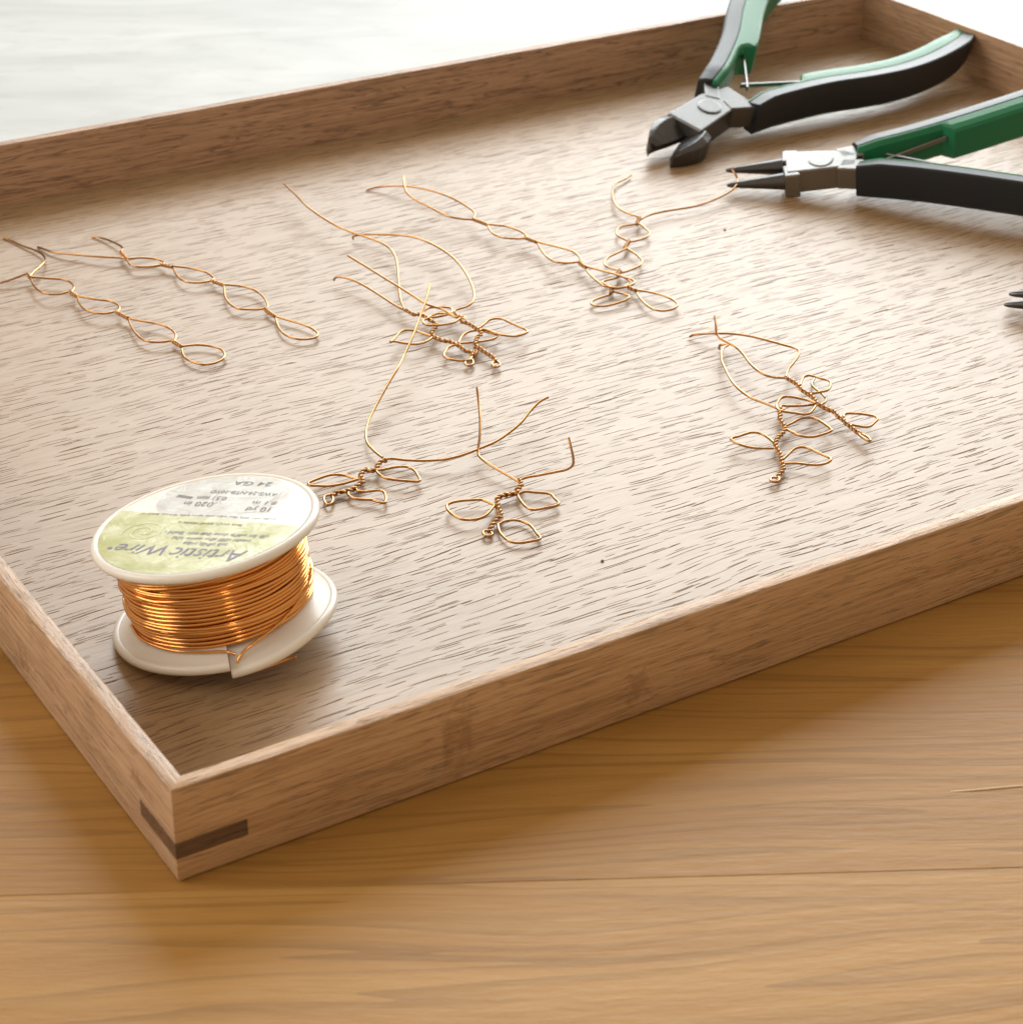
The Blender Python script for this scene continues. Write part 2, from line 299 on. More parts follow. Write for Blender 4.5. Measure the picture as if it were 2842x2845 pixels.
WIRES = {
'A': [
 ('tail', [(55.53,235.01,2.15), (58.44,234.58,2.41), (60.74,234.05,2.84), (63.48,234.13,3.27), (65.42,234.02,3.53), (65.55,232.21,3.53)]),
 ('tail', [(70.34,264.15,1.63), (71.44,261.06,1.72), (72.64,255.75,1.81), (73.74,251.91,2.06), (74.3,247.8,2.32), (73.86,243.78,2.67), (72.48,240.58,2.92), (69.86,237.29,3.18), (67.3,234.35,3.53), (65.55,232.21,3.53)]),
 ('twist', [(65.38,233.52,3.61), (65.39,232.47,3.57), (65.27,231.22,3.53)]),
 ('loop', [(65.41,231.6,3.53), (66.86,230.57,3.53), (69.3,228.38,3.53), (71.47,226.57,3.53), (72.6,224.76,3.53), (72.71,221.96,3.53), (72.22,219.99,3.53), (71.12,218.29,3.53), (70.49,217.76,3.53), (70.23,218.37,3.53), (68.29,218.12,3.53), (66.31,218.75,3.53), (64.69,220.82,3.53), (64.17,223.65,3.53), (64.42,227.45,3.53), (65.23,230.85,3.53)]),
 ('twist', [(70.47,217.95,3.53), (70.7,216.26,3.48), (70.98,214.7,3.44)]),
 ('loop', [(71.06,214.99,3.44), (72.79,212.65,3.43), (74.96,210,3.43), (76.65,208.19,3.42), (77.4,206.11,3.42), (77.25,203.5,3.41), (76.06,201.52,3.4), (75.52,201.21,3.4), (75.33,201.72,3.39), (73.93,201.76,3.38), (71.98,202.4,3.38), (70.56,204.33,3.37), (69.59,207.35,3.37), (69.99,211.21,3.36), (70.9,214.53,3.35)]),
 ('twist', [(75.58,201.81,3.27), (76.17,199.5,3.14), (76.84,197.15,3.01)]),
 ('loop', [(76.84,197.15,3.01), (79.56,193.42,3), (81.97,190.14,2.98), (82.97,186.47,2.97), (82.82,183.26,2.95), (81.53,180.64,2.94), (80.72,179.7,2.92), (80.46,180.38,2.91), (77.92,181.08,2.9), (75.51,183.15,2.88), (74.91,187.2,2.87), (75.49,191.83,2.85), (76.63,196.46,2.84)]),
 ('twist', [(80.85,180.76,2.67), (81.21,178.94,2.58), (81.53,176.92,2.49)]),
 ('loop', [(81.61,177.11,2.49), (84.75,176.24,2.48), (87.17,174.24,2.46), (88.76,171.52,2.45), (88.38,168.21,2.43), (86.93,166.16,2.42), (84.28,165.08,2.4), (81.78,165.79,2.38), (80.22,168.52,2.37), (79.81,171.74,2.35), (80.83,175.32,2.34), (81.58,177.07,2.32)]),
],
'B': [
 ('tail', [(75.72,253.8,1.63), (76.34,250.92,1.98), (77.67,246.66,2.24), (79.75,243.79,2.49), (83.34,239.43,2.75), (87.05,235.43,3.01), (90.1,233.03,3.01), (90.81,232.18,3.01)]),
 ('tail', [(90.63,253.42,1.63), (92.11,250.3,1.98), (93.05,245.7,2.41), (93.51,241.59,2.67), (93.22,238.94,2.84), (91.59,236.25,3.01), (91.17,233.77,3.01)]),
 ('twist', [(91.69,236.49,3.01), (91.36,233.96,3.01), (91.02,231.16,3.01)]),
 ('loop', [(91.41,231.52,3.01), (93.9,230.76,3.01), (96.25,229.08,3.01), (97.94,227.08,3.01), (98.25,224.34,3.01), (97.2,223.69,3.01), (94.02,224.02,3.01), (91.59,225.46,3.01), (90.46,227.54,3.01), (90.92,230.38,3.01), (91.84,233.12,3.01)]),
 ('twist', [(97.17,223.99,3.01), (98.11,222.3,3.01), (99.13,220.58,3.01)]),
 ('loop', [(99.3,221.18,3.01), (101.86,218.68,3.01), (104.03,215.57,3.01), (105.03,212.2,3.01), (104.78,208.62,3.01), (103.76,207.86,3.01), (101.06,208.1,3.01), (98.67,209.51,3.01), (97.61,212.19,3.01), (97.89,216.15,3.01), (99.03,220.35,3.01)]),
 ('twist', [(103.71,207.76,3.01), (104.54,205.74,2.97), (105.29,203.78,2.92)]),
 ('loop', [(105.32,204.17,2.92), (107.87,202.02,2.91), (110,199.04,2.9), (110.66,194.67,2.88), (109.77,189.29,2.87), (108.12,185.88,2.85), (107.42,186.08,2.84), (104.7,187.21,2.82), (102.24,189.35,2.81), (101.67,192.33,2.79), (102.3,196.58,2.78), (104.44,202.02,2.77), (105.38,204.2,2.75)]),
 ('twist', [(107.68,186.11,2.67), (107.83,183.41,2.58), (108.11,181.16,2.49)]),
 ('loop', [(108.21,181.36,2.49), (109.68,178.11,2.48), (111.4,174.6,2.46), (112.47,170.86,2.45), (112.34,167.26,2.43), (110.8,165.75,2.42), (108.44,165.97,2.4), (106.42,167.83,2.38), (105.5,170.87,2.37), (105.82,174.44,2.35), (106.96,178.19,2.34), (107.98,180.92,2.32)]),
],
'C': [
 ('tail', [(168.93,246.49,1.63), (171.13,245.97,2.15), (173.75,243.2,3.01), (176.82,238.35,4.04), (179.64,232.44,4.56), (181.77,225.49,4.73), (182.64,219.31,4.73), (182.52,214.35,4.73), (182.2,210.3,4.56), (179.83,207.07,4.39)]),
 ('tail', [(173.43,233.35,9.03), (171.35,229.14,8.17), (170.31,226.12,7.31), (170.81,222.79,6.45), (172.59,218.19,5.59), (174.21,211.33,4.99), (176.48,208.37,4.73), (179.59,206.67,4.39)]),
 ('twist', [(179.67,207.27,4.39), (180.41,204.82,4.3), (181.13,202.17,4.21)]),
 ('loop', [(181.19,202.45,4.21), (183.1,200.62,4.2), (185.01,198.47,4.18), (186.04,194.93,4.17), (186.22,191.69,4.15), (185.41,189.28,4.14), (185.01,189.15,4.12), (182.39,190.43,4.1), (179.95,192.95,4.09), (179.34,196.51,4.07), (180.39,200.17,4.06), (181.62,203.02,4.04)]),
 ('twist', [(185.16,189.96,3.96), (185.72,188.08,3.91), (186.3,185.97,3.87)]),
 ('loop', [(186.34,186.18,3.87), (187.99,183.02,3.85), (189.97,178.97,3.83), (190.88,176.16,3.81), (190.47,172.42,3.78), (188.94,169.38,3.76), (188.61,169.64,3.74), (185.75,170.49,3.72), (183.59,172.74,3.7), (183.32,175.81,3.68), (184.56,180.91,3.66), (186.11,185.09,3.63), (186.64,186.49,3.61)]),
 ('twist', [(188.76,169.98,3.53), (188.41,167.81,3.48), (188.62,166.09,3.44)]),
 ('loop', [(188.9,166.64,3.44), (190.21,163.97,3.42), (191.64,160.71,3.41), (192.72,158.55,3.39), (193.45,156.17,3.38), (194.13,154.26,3.36), (193.99,152.63,3.35), (192.59,151.54,3.33), (190.9,151.19,3.32), (189.34,151.29,3.3), (187.87,151.77,3.29), (186.77,153.33,3.27), (185.85,154.87,3.26), (186.09,156.29,3.24), (186.35,158.8,3.23), (187.02,162.21,3.21), (187.98,165.25,3.2), (188.87,166.79,3.18)]),
 ('twist', [(191.19,151.72,3.01), (191.34,150.24,2.88), (191.88,148.97,2.75)]),
 ('loop', [(191.94,149.15,2.75), (193.23,148,2.73), (194.66,145.91,2.72), (195.86,143.53,2.7), (196.49,140.86,2.68), (196.39,138.22,2.66), (195.67,136.59,2.64), (194.17,135.65,2.62), (192.2,135.41,2.6), (190.53,135.83,2.59), (189.31,137.64,2.57), (189.29,140.63,2.55), (190.06,144.01,2.53), (191.01,146.9,2.51), (191.93,148.98,2.49)]),
],
'D': [
 ('tail', [(238.64,218.26,2.15), (235.14,216.18,2.15), (231.2,214.55,2.32), (229.33,213.09,2.49), (224.62,206.94,3.01), (221.16,201.11,3.01), (219.68,196.83,3.01), (219.55,193.09,3.01), (220.38,190.07,3.01), (220.62,188.04,3.01)]),
 ('tail', [(258.74,197.85,6.45), (258.75,196.41,5.59), (258.23,194.62,4.73), (255.93,191.9,4.3), (252.69,190.31,3.7), (247.59,188.94,3.18), (239.9,187.48,3.01), (233.7,187.93,3.01), (228.22,188.61,3.01), (224.16,188.47,3.01), (220.07,187.12,3.01)]),
 ('twist', [(220.81,188.31,3.01), (219.02,186.74,2.92), (217.33,184.88,2.84)]),
 ('loop', [(218.18,185.87,2.84), (218.04,183.26,2.82), (217.43,179.99,2.81), (216.64,178.05,2.8), (214.4,176.39,2.79), (211.36,175.82,2.77), (209.1,176,2.76), (208.91,176.75,2.75), (208.59,179.38,2.73), (208.78,181.72,2.72), (210.11,184,2.71), (212.32,185.8,2.69), (215.13,186.02,2.68), (217.7,185.66,2.67)]),
 ('twist', [(209.14,176.6,2.75), (207.1,174.83,2.75), (205.09,172.83,2.75)]),
 ('loop', [(205.7,173.29,2.75), (205.54,169.89,2.75), (205.15,166.65,2.74), (204.18,163.8,2.73), (201.93,161.73,2.73), (198.89,160.71,2.72), (195.67,160.4,2.71), (195.58,161.59,2.71), (194.61,163.87,2.7), (194.41,166.27,2.69), (195.64,168.41,2.69), (198.15,170.38,2.68), (201.24,171.47,2.67), (204.86,172.62,2.67)]),
 ('twist', [(195.78,161.61,2.84), (194.45,160.28,2.8), (193.14,158.72,2.75)]),
 ('loop', [(193.6,159.2,2.75), (194.12,156.83,2.75), (194.02,155.37,2.74), (192.38,153.28,2.73), (190.42,152.29,2.73), (188.03,152.77,2.72), (187.66,153.53,2.71), (187.74,154.71,2.71), (187.53,156.25,2.7), (187.49,157.52,2.69), (188.46,158.14,2.69), (190.17,158.25,2.68), (192.38,158.28,2.67), (193.36,158.96,2.67)]),
 ('twist', [(187.9,153.74,2.58), (186.77,152.36,2.54), (185.79,151.12,2.49)]),
 ('loop', [(186.81,152.24,2.49), (187.57,150.77,2.47), (188.61,149.15,2.44), (188.91,147.75,2.42), (187.51,146.52,2.4), (185.33,145.97,2.37), (182.67,145.72,2.35), (180.19,146,2.32), (178.68,147.17,2.3), (178.35,148.9,2.27), (179.38,150.04,2.25), (181.48,150.77,2.22), (183.87,151.12,2.2), (185.57,151.25,2.17), (186.45,151.86,2.15)]),
],
'E': [
 ('tail', [(146.01,250.71,6.45), (144.92,241.98,6.45), (143.65,232.69,6.45), (143.94,225.07,6.02), (144.95,218.25,5.59), (146.81,213.12,5.16), (149.09,208.84,4.73), (150.48,204.37,4.56), (150.8,200.82,4.3), (149.41,195.3,4.04), (145.91,187.98,3.87), (141.26,179.23,3.87), (137.33,171.32,3.87), (135.43,166.26,3.87)]),
 ('tail', [(130.06,192.47,3.01), (130.83,193,3.35), (131.94,191.23,3.87), (133.09,187.88,4.04), (133.92,182.65,4.04), (134.51,175.76,3.87), (134.74,169.66,3.87), (135.23,166.03,3.87)]),
 ('stem', [(135.32,166.49,3.87), (135.84,164.92,3.81), (136.14,162.65,3.75), (137.4,162.06,3.69), (138.05,160.43,3.62), (138,158.39,3.56), (138.24,156.46,3.5), (137.6,154.52,3.44), (135.99,153.4,3.4), (134.44,151.44,3.35), (134.35,149.44,3.31), (134.91,147.34,3.27), (136.27,145.84,3.22), (136.66,143.85,3.18), (137.09,142.69,3.01), (137.1,140.47,2.84), (137.9,139.38,2.67), (137.34,137.52,2.49)]),
 ('eye', [(137.37,137.76,2.49), (136.14,136.47,2.47), (134.58,135.91,2.44), (133.79,134.9,2.42), (133.98,133.82,2.4), (135.08,133.99,2.37), (136.13,135.23,2.35), (136.53,136.86,2.32)]),
 ('leaf', [(137.67,161.14,3.87), (139.24,163.06,3.85), (141.35,164.12,3.84), (143.03,163.45,3.82), (144.71,162.37,3.81), (145.61,161.54,3.79), (145.3,160.24,3.78), (144.19,158.96,3.76), (142.65,158.5,3.74), (140.72,158.74,3.73), (138.66,159.12,3.71), (137.91,159.6,3.7)]),
 ('leaf', [(133.77,150.76,3.35), (132.95,152.43,3.42), (132.24,154.32,3.48), (131.31,155.42,3.55), (129.94,156.18,3.61), (128.29,155.64,3.68), (126.25,153.99,3.74), (124.49,152.46,3.81), (123.29,151.68,3.87), (124.14,151.83,3.8), (125.01,151.02,3.72), (126.62,149.19,3.65), (128.19,148.06,3.58), (130.15,147.99,3.5), (131.92,148.72,3.43), (133.56,149.81,3.35)]),
 ('leaf', [(137.53,144.18,3.27), (139.57,146.45,3.27), (141.19,147.64,3.27), (143.21,148.34,3.27), (145.13,147.74,3.27), (146.49,145.84,3.27), (147.34,144.25,3.27), (147.52,143.06,3.27), (146.45,142.08,3.27), (144.68,141.79,3.27), (142.2,142.19,3.27), (139.76,143.01,3.27), (137.46,143.69,3.27)]),
 ('leaf', [(136.12,144.07,3.01), (134.59,143.77,2.96), (133.14,142.64,2.91), (131.53,140.85,2.87), (131.25,139.83,2.82), (131.64,138.42,2.77), (132.82,137.05,2.72), (134.13,136.28,2.68), (135.49,135.95,2.63), (136.65,136.94,2.58)]),
],
'F': [
 ('tail', [(135.91,195.66,7.31), (136.9,187.95,6.88), (137.73,181.44,6.45), (138.63,174.53,6.02), (139.37,168.76,5.59), (140.3,164.29,4.99), (141.54,162.46,4.64), (142.8,160.69,4.39), (143.27,157.99,4.13), (143.6,156.22,3.87), (144.08,155.49,3.87)]),
 ('tail', [(148.14,215.73,2.15), (148.46,216.45,2.49), (149.53,216.09,2.84), (151.24,214.2,3.44), (153.46,211.15,4.04), (156.77,206.59,4.73), (159,202.27,5.16), (160.48,196.75,5.16), (160.93,190.89,5.16), (160.42,184.17,5.16), (159.03,177.37,4.9), (156.8,170.53,4.73), (154.35,164.93,4.56), (151.92,161.26,4.39), (150.73,160.19,4.3), (148.41,159.23,4.21), (146.04,159.16,4.13), (145.01,158.58,4.04), (144.59,157.31,3.87)]),
 ('stem', [(144.63,157.96,4.04), (144.46,156.32,3.96), (144.84,154.65,3.87), (143.82,153.14,3.83), (144.51,152.01,3.78), (144.84,150.27,3.74), (144.92,148.14,3.7), (144.95,146.7,3.61), (144.33,145.12,3.53), (142.71,144.14,3.44), (141.28,142.53,3.35), (140.18,140.74,3.27), (140.4,139.24,3.18), (140.47,137.15,3.05), (140.78,135.45,2.92), (140.8,133.67,2.79), (140.32,132.1,2.67)]),
 ('eye', [(140.53,132.5,2.67), (138.81,131.17,2.61), (138.66,129.85,2.56), (139.77,129.83,2.51), (140.72,130.93,2.46), (140.84,132.64,2.41)]),
 ('leaf', [(143.73,155.86,3.87), (143.36,157.76,3.87), (142.54,159.09,3.87), (141.01,160,3.87), (139.21,159.67,3.87), (137.51,158.72,3.87), (136.39,158.55,3.87), (135.47,157.16,3.87), (135.48,155.62,3.87), (136.61,154.83,3.87), (137.79,154.13,3.87), (139.54,153.64,3.87), (142,153.55,3.87), (143.71,154.48,3.87), (145.33,155.47,3.87), (145.72,154.96,3.87), (144.72,153.88,3.87)]),
 ('leaf', [(145.64,148.2,3.61), (147.72,149.34,3.65), (149.94,150.7,3.69), (151.58,150.74,3.72), (152.94,149.56,3.76), (153.41,146.96,3.8), (153.92,144.08,3.83), (154.42,141.23,3.87), (153.92,139.89,3.87), (152.13,139.44,3.83), (150.02,139.73,3.78), (148.27,141.69,3.74), (147.21,144.05,3.7), (146.61,146.42,3.66), (145.31,147.47,3.61)]),
 ('leaf', [(140.57,140.99,3.18), (139.85,139.51,2.78), (138.62,138.09,2.38), (138.07,137.73,1.98), (138.61,138.88,2.38), (139.57,140.47,2.78), (140.12,140.99,3.18)]),
],
'G': [
 ('tail', [(139.55,160.78,11.61), (135.44,155.6,10.58), (130.27,149.76,9.29), (124.27,143.02,8), (119.25,137.88,6.97), (114.76,133.11,6.62), (111.52,130.28,6.02), (108.22,127.31,5.33), (104.08,123.51,4.47), (99.93,119.27,3.87), (96.83,115.24,3.35), (94.84,111.14,3.01), (94.4,107.52,2.84), (94.41,103.73,2.84)]),
 ('tail', [(136.26,103.75,6.45), (133.99,103.45,6.11), (130.33,101.59,5.59), (126.02,98.68,5.07), (122.1,96.94,4.56), (117.48,95.31,4.21), (112.66,94.58,4.04), (108.52,94.24,3.87), (105.06,94.99,3.53), (101.5,96.86,3.27), (98.11,99.71,3.01), (95.38,102.37,2.92), (94.37,102.49,2.84)]),
 ('stem', [(94.54,102.21,2.84), (93.22,102.16,2.8), (91.69,100.93,2.76), (90.7,99.77,2.73), (89.49,100.03,2.69), (88.85,101.04,2.65), (87.5,100.1,2.62), (86.53,98.95,2.58), (86.17,97.07,2.54), (84.71,96.23,2.51), (83.45,95.46,2.47), (82.09,95.11,2.43), (80.83,95.24,2.4), (79.86,95.9,2.36), (78.32,95.49,2.32), (77.74,95.5,2.15)]),
 ('eye', [(78.13,95.61,2.24), (77.17,93.58,2.22), (76.01,92.39,2.21), (75.33,92.48,2.2), (75.47,93.98,2.19), (76.46,95.86,2.17), (77.31,96.08,2.16), (78.07,95.65,2.15)]),
 ('leaf', [(90.58,99.24,2.84), (92.08,98.88,2.84), (94,98.65,2.84), (95.89,98.07,2.84), (97.02,97.03,2.84), (97.33,95.18,2.84), (96.88,92.9,2.84), (96.2,90.85,2.84), (95.7,90.57,2.84), (95.18,90.85,2.84), (93.31,92.33,2.84), (91.65,93.87,2.84), (90.51,95.46,2.84), (90.18,97.29,2.84), (90.36,99,2.84)]),
 ('leaf', [(85.4,97.8,2.75), (84.76,99.09,2.75), (84.06,100.6,2.75), (83.02,101.77,2.75), (81.75,102.53,2.75), (80.32,102.67,2.75), (78.55,102.46,2.75), (76.71,102.12,2.75), (75.79,101.78,2.75), (75.68,100.77,2.75), (76.74,99.96,2.75), (78.3,98.84,2.75), (79.95,98.21,2.75), (81.95,97.9,2.75), (83.97,97.94,2.75), (85.48,97.94,2.75)]),
 ('leaf', [(83.36,95.29,2.49), (83.28,93.92,2.49), (84.27,92.99,2.48), (85.67,92.51,2.48), (87.33,91.88,2.47), (87.58,90.68,2.47), (86.84,88.67,2.46), (85.82,87.03,2.45), (85.46,86.74,2.45), (84.69,87.73,2.44), (83.88,89.28,2.44), (82.47,90.31,2.43), (81.37,91.33,2.43), (80.86,92.53,2.42), (80.87,93.76,2.41), (81.44,94.67,2.41)]),
],
'H': [
 ('tail', [(122.57,111.34,9.03), (120.77,107.7,7.74), (117.98,102.54,6.45), (114.96,97.7,5.16), (112.36,94.09,4.04), (111.53,92.4,3.7), (111.5,89.47,3.53), (112.19,85.5,3.27), (112.95,82.33,3.01), (113.47,79.56,2.84)]),
 ('tail', [(127.6,82.5,8.17), (127.03,80.67,6.88), (126.07,78.27,5.59), (124.9,76.77,4.9), (123.48,76.7,4.39), (121.05,77.81,3.87), (117.89,79.01,3.44), (115.14,80.21,3.01), (113.66,79.85,2.84)]),
 ('stem', [(113.84,80.25,2.84), (113.58,78.76,2.81), (112.41,77.64,2.78), (111.42,77.17,2.75), (110.67,75.82,2.72), (109.37,76.29,2.69), (107.74,76.58,2.67), (106.05,76.18,2.64), (105.15,74.58,2.61), (104.25,73,2.58), (103.69,71.22,2.55), (102.87,69.62,2.52), (101.76,69.27,2.49), (100.55,68.46,2.38), (99.19,67.39,2.26), (97.9,66.22,2.15)]),
 ('eye', [(98.1,66.35,2.15), (97.49,66.92,2.14), (96.65,66.41,2.12), (96.37,65.38,2.11), (96.87,64.76,2.09), (97.85,64.89,2.08), (98.21,66.1,2.06)]),
 ('leaf', [(110.77,75.76,2.58), (112.59,75.91,2.57), (113.88,74.78,2.57), (115.57,73.4,2.56), (116.5,72.3,2.56), (116.26,70.24,2.55), (115.92,68.18,2.54), (115.11,67.65,2.54), (112.91,67.89,2.53), (110.93,68.19,2.52), (109.81,68.7,2.52), (109.36,70.25,2.51), (109.67,72.45,2.51), (110.27,74.68,2.5), (110.75,75.88,2.49)]),
 ('leaf', [(103.91,73.75,2.84), (103.41,75.7,2.84), (102.59,77.29,2.84), (101.07,78.02,2.84), (99.08,78.85,2.84), (96.97,79.2,2.84), (95.71,78.86,2.84), (94.93,77.7,2.84), (94.57,75.75,2.84), (94.74,73.68,2.84), (95.35,72.07,2.84), (96.56,71.16,2.84), (98.21,70.7,2.84), (100.02,71.04,2.84), (102.05,72.33,2.84), (103.76,73.66,2.84)]),
 ('leaf', [(100.85,67.51,2.15), (102.26,68.08,2.15), (103.62,67.97,2.15), (104.99,67.32,2.15), (105.83,66.11,2.15), (106.29,64.59,2.15), (106.17,62.72,2.15), (105.67,60.57,2.15), (105.4,58.82,2.15), (104.86,58.35,2.15), (103.3,58.53,2.15), (101.46,58.95,2.15), (100.11,59.59,2.15), (99.36,60.9,2.15), (99.26,62.69,2.15), (99.56,64.59,2.15), (100.35,66.57,2.15), (100.93,67.64,2.15)]),
],
'I': [
 ('tail', [(190.18,112.29,1.81), (190.95,113.14,2.32), (191.65,111.98,2.84), (191.76,111.1,3.01), (189.92,110.19,3.18), (187.5,108.09,3.35), (184.89,104.6,3.53), (182.28,99.68,3.7), (179.49,93.51,3.87), (178.21,88.46,3.87), (178.23,84.92,3.7), (179.29,81.86,3.53), (180.18,79.06,3.44), (180.39,77.38,3.35)]),
 ('tail', [(180.05,76.78,3.35), (181.51,77.19,3.35), (181.1,77.88,3.44), (182.12,78.56,3.44), (183.15,77.71,3.44), (186.34,76.44,3.27), (189.37,75.89,3.01), (191.06,75.47,2.92), (192.86,76.37,2.84), (194.09,78.21,2.75), (194.81,80.37,2.58), (195.27,82.71,2.49), (196.05,85.09,2.32), (197.18,86.45,2.15), (199.07,87.91,1.98)]),
 ('stem', [(180.19,77.08,3.35), (179.15,75.4,3.27), (177.91,74.05,3.18), (177.24,72.38,3.1), (176.64,70.67,3.01), (175.36,69.29,2.97), (173.59,68.22,2.92), (172.02,67.41,2.88), (170.91,66.41,2.84), (169.69,65.09,2.78), (169.06,63.78,2.72), (168.6,62.38,2.67), (167.82,60.82,2.61), (166.62,59.17,2.55), (165.98,57.91,2.49), (164.85,56.25,2.44), (163.56,55.41,2.38), (162,54.56,2.32)]),
 ('eye', [(162.03,54.72,2.32), (161.62,53.58,2.32), (160.73,52.74,2.32), (159.95,52.87,2.32), (159.46,53.5,2.32), (159.99,54.39,2.32), (160.78,54.6,2.32), (161.41,54.05,2.32)]),
 ('leaf', [(177.25,70.86,3.1), (178.92,71.19,3.09), (181.1,71.8,3.09), (183,71.81,3.08), (184.39,71.19,3.07), (185,70.07,3.07), (185.08,68.32,3.06), (184.94,66.53,3.06), (184.77,64.95,3.05), (184.41,64.06,3.05), (183.17,63.7,3.04), (181.21,63.59,3.04), (179.1,63.75,3.03), (177.6,64.66,3.03), (176.73,66.12,3.02), (176.51,67.93,3.02), (176.25,69.59,3.01)]),
 ('leaf', [(170.09,66.27,2.92), (170.31,68.43,3), (170.2,70.18,3.07), (169.63,71.35,3.15), (168.34,72.06,3.22), (166.63,71.99,3.3), (164.6,71.74,3.38), (163.06,71.76,3.45), (162.3,71.31,3.53), (162.25,70.32,3.41), (162.77,68.62,3.3), (163.58,67.31,3.18), (164.83,66.09,3.07), (166.48,65.17,2.95), (168.49,64.22,2.84)]),
 ('leaf', [(167.37,59.55,2.58), (169.39,60.5,2.65), (171.54,61.59,2.71), (172.88,61.9,2.78), (174.09,61.57,2.85), (174.82,60.44,2.91), (175.11,58.31,2.98), (175.43,56,3.05), (175.69,54.09,3.12), (175.16,53.2,3.18), (173.66,52.73,3.08), (171.95,53.09,2.98), (170.49,54.19,2.88), (169.31,55.64,2.78), (167.99,56.93,2.68), (166.29,57.96,2.58)]),
],
'J': [
 ('tail', [(191.87,116.92,8.17), (190.02,113.94,7.31), (188.5,111.47,6.45), (188.35,110.28,6.02), (188.97,108.24,5.59), (189.67,105.4,5.16), (189.28,102.07,4.73), (187.98,97.6,4.39), (187.62,93.95,4.13), (188.26,91.59,3.87), (189.64,90.22,3.7), (191.51,89.02,3.61)]),
 ('tail', [(188.19,121.42,1.81), (188.85,121.37,2.15), (190.3,119.29,3.01), (192.28,116.24,3.87), (194.87,113.07,4.39), (197.02,109.33,4.73), (198.87,105.69,4.73), (200.67,102.46,4.56), (202.14,99.75,4.39), (202.51,98.17,4.21), (201.28,96.62,4.04), (197.53,93.93,3.87), (194.76,92.23,3.7), (191.74,89.4,3.61)]),
 ('stem', [(191.59,89.34,3.61), (191.71,87.99,3.63), (191.7,86.52,3.66), (191.47,84.78,3.68), (190.72,82.77,3.7), (190.58,80.8,3.72), (190.47,79.23,3.74), (190.05,77.06,3.76), (189.16,74.79,3.78), (189.27,73.04,3.76), (189.37,71.31,3.73), (189.8,69.96,3.7), (189.19,67.49,3.59), (189.21,66.01,3.49), (188.91,64.72,3.39), (188.8,62.76,3.29), (188.49,60.57,3.18), (188.81,59.47,3.01)]),
 ('eye', [(188.44,60.05,3.1), (187.88,57.83,3.08), (188.17,55.93,3.06), (188.64,56.13,3.04), (189.12,57.94,3.03), (188.95,59.75,3.01)]),
 ('leaf', [(191.74,84.16,3.78), (193.44,85.79,3.78), (195.12,87.03,3.78), (196.41,87.28,3.78), (197.26,86.16,3.78), (198.06,84.25,3.78), (198.77,82.6,3.78), (198.41,81.52,3.78), (196.45,79.54,3.78), (195.21,78.88,3.78), (193.36,78.99,3.78), (191.6,79.44,3.78), (190.54,80.27,3.78)]),
 ('leaf', [(188.88,75.16,3.78), (188.47,76.77,3.78), (187.71,78.21,3.78), (186.13,80.53,3.78), (184.7,81.38,3.78), (182.8,80.55,3.78), (180.19,78.21,3.78), (179.71,76.76,3.78), (180.06,75.78,3.78), (181.59,73.9,3.78), (183.21,72.16,3.78), (184.32,71.89,3.78), (185.9,72.67,3.78), (188.03,74.11,3.78)]),
 ('leaf', [(190.25,67.03,3.44), (190.9,67.8,3.43), (191.83,68.22,3.43), (192.97,67.75,3.42), (194.56,66.43,3.41), (195.93,64.86,3.4), (196.54,63.55,3.4), (196.05,62.53,3.39), (194.25,61.54,3.38), (192.2,60.71,3.38), (191.22,61.13,3.37), (190.13,62.55,3.36), (189.27,64.02,3.35)]),
],
}
# ------------------------------------------------------------------ table and sill
TW, TL, TH = 290.6, 384.9, 18.06      # tray depth, length, height
ZF = 1.29                             # tray floor level
ang = math.atan2(-90.6, 164.3)
E1 = Vector((cos(ang), sin(ang), 0)); E2 = Vector((-sin(ang), cos(ang), 0))
seam = Vector((-24.9, 11.8, 0)); s0 = seam.dot(E2)          # the plank joint in front of the tray
table = bpy.data.objects.new('table', None); C.objects.link(table); table['kind'] = 'structure'
table.location = (0, 0, 0); table.rotation_euler = (0, 0, ang)
pm = [mat_table('table_wood_pale', 3.0, (.40, .21, .055), (.50, .285, .088)), mat_table('table_wood_dark', 11.0, (.34, .168, .038), (.43, .232, .06)), mat_table('table_wood_mid', 23.0, (.36, .185, .046), (.46, .255, .072))]
edges = [s0 - 330, s0 - 220, s0 - 110, s0, s0 + 104, s0 + 160]
mats_ = [pm[2], pm[1], pm[0], pm[1], pm[2]]
for i in range(5):
    a, b = edges[i], edges[i + 1]
    mb = prism([(-900, a + .02), (1300, a + .02), (1300, b - .02), (-900, b - .02)], -24, 0)
    pl = mb.build('plank', mats_[i], table, bevel=.12, seg=1)
    pl.location = (0, 0, 0)
# near-white raised sliver: light caught on a plank seam, put into colour
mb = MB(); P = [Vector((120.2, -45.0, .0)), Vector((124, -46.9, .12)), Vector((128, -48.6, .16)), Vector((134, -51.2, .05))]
R_ = Matrix.Rotation(-ang, 3, 'Z'); tube(mb, spline([R_ @ q for q in P], .5), .11, 6); mb.build('seam_glint', plain('pale_glint', (.92, .86, .76), .35), table)
# white painted sill board behind, flush with the table
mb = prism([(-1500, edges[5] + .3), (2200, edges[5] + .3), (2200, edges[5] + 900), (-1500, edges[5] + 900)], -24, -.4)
sill = mb.build('window_sill', M['sill'], None, bevel=1.0); sill.rotation_euler = (0, 0, ang); sill['kind'] = 'structure'

